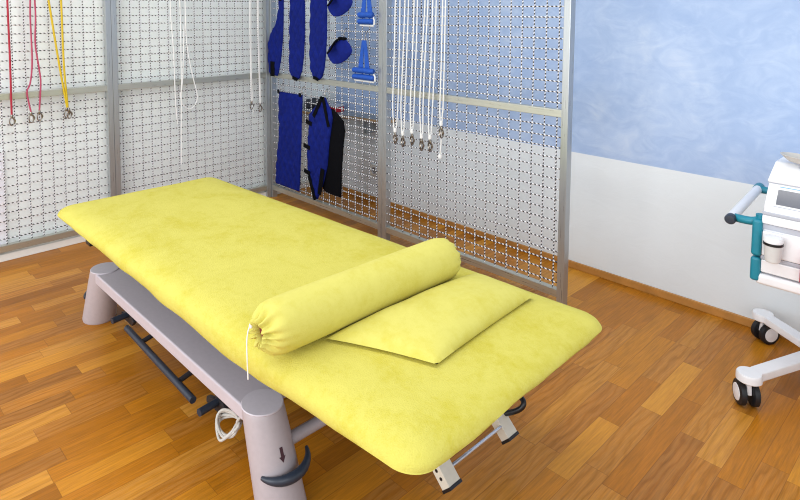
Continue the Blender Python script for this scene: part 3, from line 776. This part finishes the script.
for (x, y, az) in ((3.612, -.175, .62), (3.512, .44, -.6), (4.208, -.175, -.62), (4.308, .44, .6)):
    HUB = Vector((3.77 if x < 3.9 else 4.05, .25, .14))
    e = Vector((x, y, .115)); d = (HUB - e); d.z = 0; L = d.length; d.normalize(); s = Vector((-d.y, d.x, 0))
    b = NB()
    prism(b, [(0.0, -.026), (.05, -.026), (L, -.032), (L, .032), (.05, .026), (0, .026)], .034, Matrix.Translation((x, y, .110)) @ axisM((0, 0, 0), (0, 0, 1), d), .006)
    lathe(b, [(0, 0), (.038, 0), (.046, .006), (.046, .030), (.042, .037), (0, .038)], 28, Matrix.Translation((x, y, .109)))
    lg = obj('base_leg', b, M_PLAST, cart)
    caster(x, y, az, lg)
# therapy unit on the cart
dev = thing('therapy_unit', 'white therapy unit with slanted grey screen on top of the cart', 'medical device', (3.9, .02, .813))
DX0 = 3.638
def dprofile(x0, x1, prof, bev=0):
    b = NB(); prism(b, prof, x1 - x0, Matrix.Translation((x0, 0, 0)) @ Matrix(((0, 0, 1, 0), (1, 0, 0, 0), (0, 1, 0, 0), (0, 0, 0, 1))), bev); return b
obj('casing', dprofile(DX0, 4.12, [(-.205, .815), (-.205, .845), (-.15, .930), (.17, .930), (.17, .815)], .006), M_PLAST, dev)
obj('foot_band', dprofile(DX0 - .002, 4.122, [(-.209, .8135), (-.209, .826), (.172, .826), (.172, .8135)], .002), M_GREYP, dev)
obj('lid', dprofile(DX0 - .004, 4.124, [(-.155, .931), (-.153, .942), (-.05, .998), (.172, .998), (.172, .931)], .006), M_PLAST, dev)
obj('seam', dprofile(DX0 - .001, 4.121, [(-.152, .928), (-.150, .933), (.171, .933), (.171, .928)]), M_GREYP, dev)
sd = Vector((0, .075, .13)).normalized(); sn = Vector((0, -.085, .055)).normalized()
Mf = axisM(Vector((DX0, -.205, .845)), sn, (1, 0, 0))
b = NB(); box(b, .036, .40, .016, .078, -.001, .0018, .001, M=Mf); obj('screen', b, M_SCREEN, dev)
b = NB(); box(b, .038, .13, .088, .091, 0, .0012, M=Mf); obj('model_stripe', b, simple('light_blue_print', (120, 176, 224), .5), dev)
b = NB(); box(b, .03, .40, .006, .009, 0, .0012, M=Mf); obj('grey_stripe', b, M_GREYP, dev)
# probe cradle on the lid
t = thing('probe_cradle', 'shallow greige probe cradle on top of the therapy unit', 'holder', (3.74, -.06, 1.0))
b = NB()
pts = []
n = 30; rows = []
for i, (f, z) in enumerate([(.30, 0), (.62, .004), (.86, .018), (1.0, .028), (.97, .029), (.82, .022), (.55, .010), (0.02, .008)]):
    rows.append([b.verts.new((3.727 + f * (.072 * math.cos(2 * PI * k / n) * (1.05 if math.cos(2 * PI * k / n) < 0 else 1.9)), -.065 + f * .05 * math.sin(2 * PI * k / n), 1.004 + z + .006 * (-math.cos(2 * PI * k / n)) * f)) for k in range(n)])
for A, B in zip(rows, rows[1:]):
    for k in range(n): b.faces.new((A[k], A[(k + 1) % n], B[(k + 1) % n], B[k]))
b.faces.new(rows[-1]); b.faces.new(rows[0][::-1])
obj('cradle_dish', b, M_SCOOP, t, smooth=60)
b = NB(); lathe(b, [(0, 0), (.03, 0), (.026, .014), (.022, .034), (0, .034)], 20, Matrix.Translation((3.745, -.062, .988))); obj('cradle_foot', b, M_GREYP, t)
# gel beaker hanging on the drawer front
t = thing('gel_cup', 'small frosted cup with black rim and white lid on the cart front', 'cup', (3.68, CY0 - .045, .635))
cm = Matrix.Translation((3.684, CY0 - .046, .012))
b = NB(); lathe(b, [(0, .637), (.022, .637), (.026, .643), (.030, .70), (.030, .703), (0, .703)], 28, cm); obj('cup_body', b, M_CLEAR, t)
b = NB(); lathe(b, [(.030, .702), (.033, .704), (.033, .712), (.029, .714), (0, .714)], 28, cm); obj('rim', b, M_BLACK, t)
b = NB(); lathe(b, [(0, .713), (.031, .713), (.0325, .72), (.028, .732), (0, .736)], 28, cm); obj('lid', b, M_PLAST, t)
b = NB(); box(b, 3.672, 3.696, CY0 - .024, CY0 - .011, .66, .70, .003); obj('clip', b, M_GREYP, t)
# red pouch at the frame edge
t = thing('red_holder', 'crimson holder hanging on the cart front at the right edge', 'holder', (3.79, CY0 - .03, .58))
b = NB(); box(b, 3.768, 3.83, CY0 - .045, CY0 - .0135, .59, .69, .008); obj('pocket', b, M_REDP, t)
b = NB(); box(b, 3.775, 3.82, CY0 - .035, CY0 - .018, .685, .72, .004); obj('flap', b, M_REDP, t)

# ------------------------------------------------------------------ camera
cam = bpy.data.cameras.new('camera'); co = bpy.data.objects.new('camera', cam); COL.objects.link(co)
co.location = (4.26495, -2.95341, 1.60073); co.rotation_euler = (PI / 2 - 0.0742384, 0, 0.841106)
cam.sensor_fit = 'HORIZONTAL'; cam.sensor_width = 36; cam.lens = 603.051 * 36 / 800
cam.shift_x = (400 - 345.131) / 800; cam.shift_y = -(250 - 56.493) / 800
cam.clip_start = 0.05; sc.cycles.filter_width = 1.1; sc.cycles.denoising_prefilter = 'NONE'; sc.camera = co

# ------------------------------------------------------------------ light
w = bpy.data.worlds.new('room_light'); sc.world = w; w.use_nodes = True
bg = w.node_tree.nodes['Background']; bg.inputs[0].default_value = (0.90, 0.96, 1.0, 1); bg.inputs[1].default_value = 0.88
def area(name, loc, target, sx, sy, power, col=(1, 1, 1)):
    l = bpy.data.lights.new(name, 'AREA'); l.shape = 'RECTANGLE'; l.size = sx; l.size_y = sy; l.energy = power; l.color = col
    o = bpy.data.objects.new(name, l); COL.objects.link(o); o.location = loc
    o.rotation_euler = (Vector(target) - Vector(loc)).to_track_quat('-Z', 'Y').to_euler(); return o
area('ceiling_lamp', (1.6, -1.9, 2.75), (1.6, -1.9, 0), 1.6, 0.5, 16, (1, .97, .92))
area('ceiling_lamp', (3.6, -1.4, 2.75), (3.6, -1.4, 0), 1.6, 0.5, 16, (1, .98, .95))
area('fill_light', (5.6, -3.6, 2.0), (2.4, -.8, .6), 2.0, 1.6, 30, (1, 1, 1))  # added soft fill from behind the camera, source unseen
area('fill_light', (2.2, -5.1, 1.5), (1.6, .5, 1.0), 3.2, 2.0, 104, (.96, .98, 1))  # added large fill beside the camera to brighten the walls, not a known window
sc.view_settings.view_transform = 'Standard'
sc.view_settings.look = 'None'
sc.view_settings.exposure = 0.0
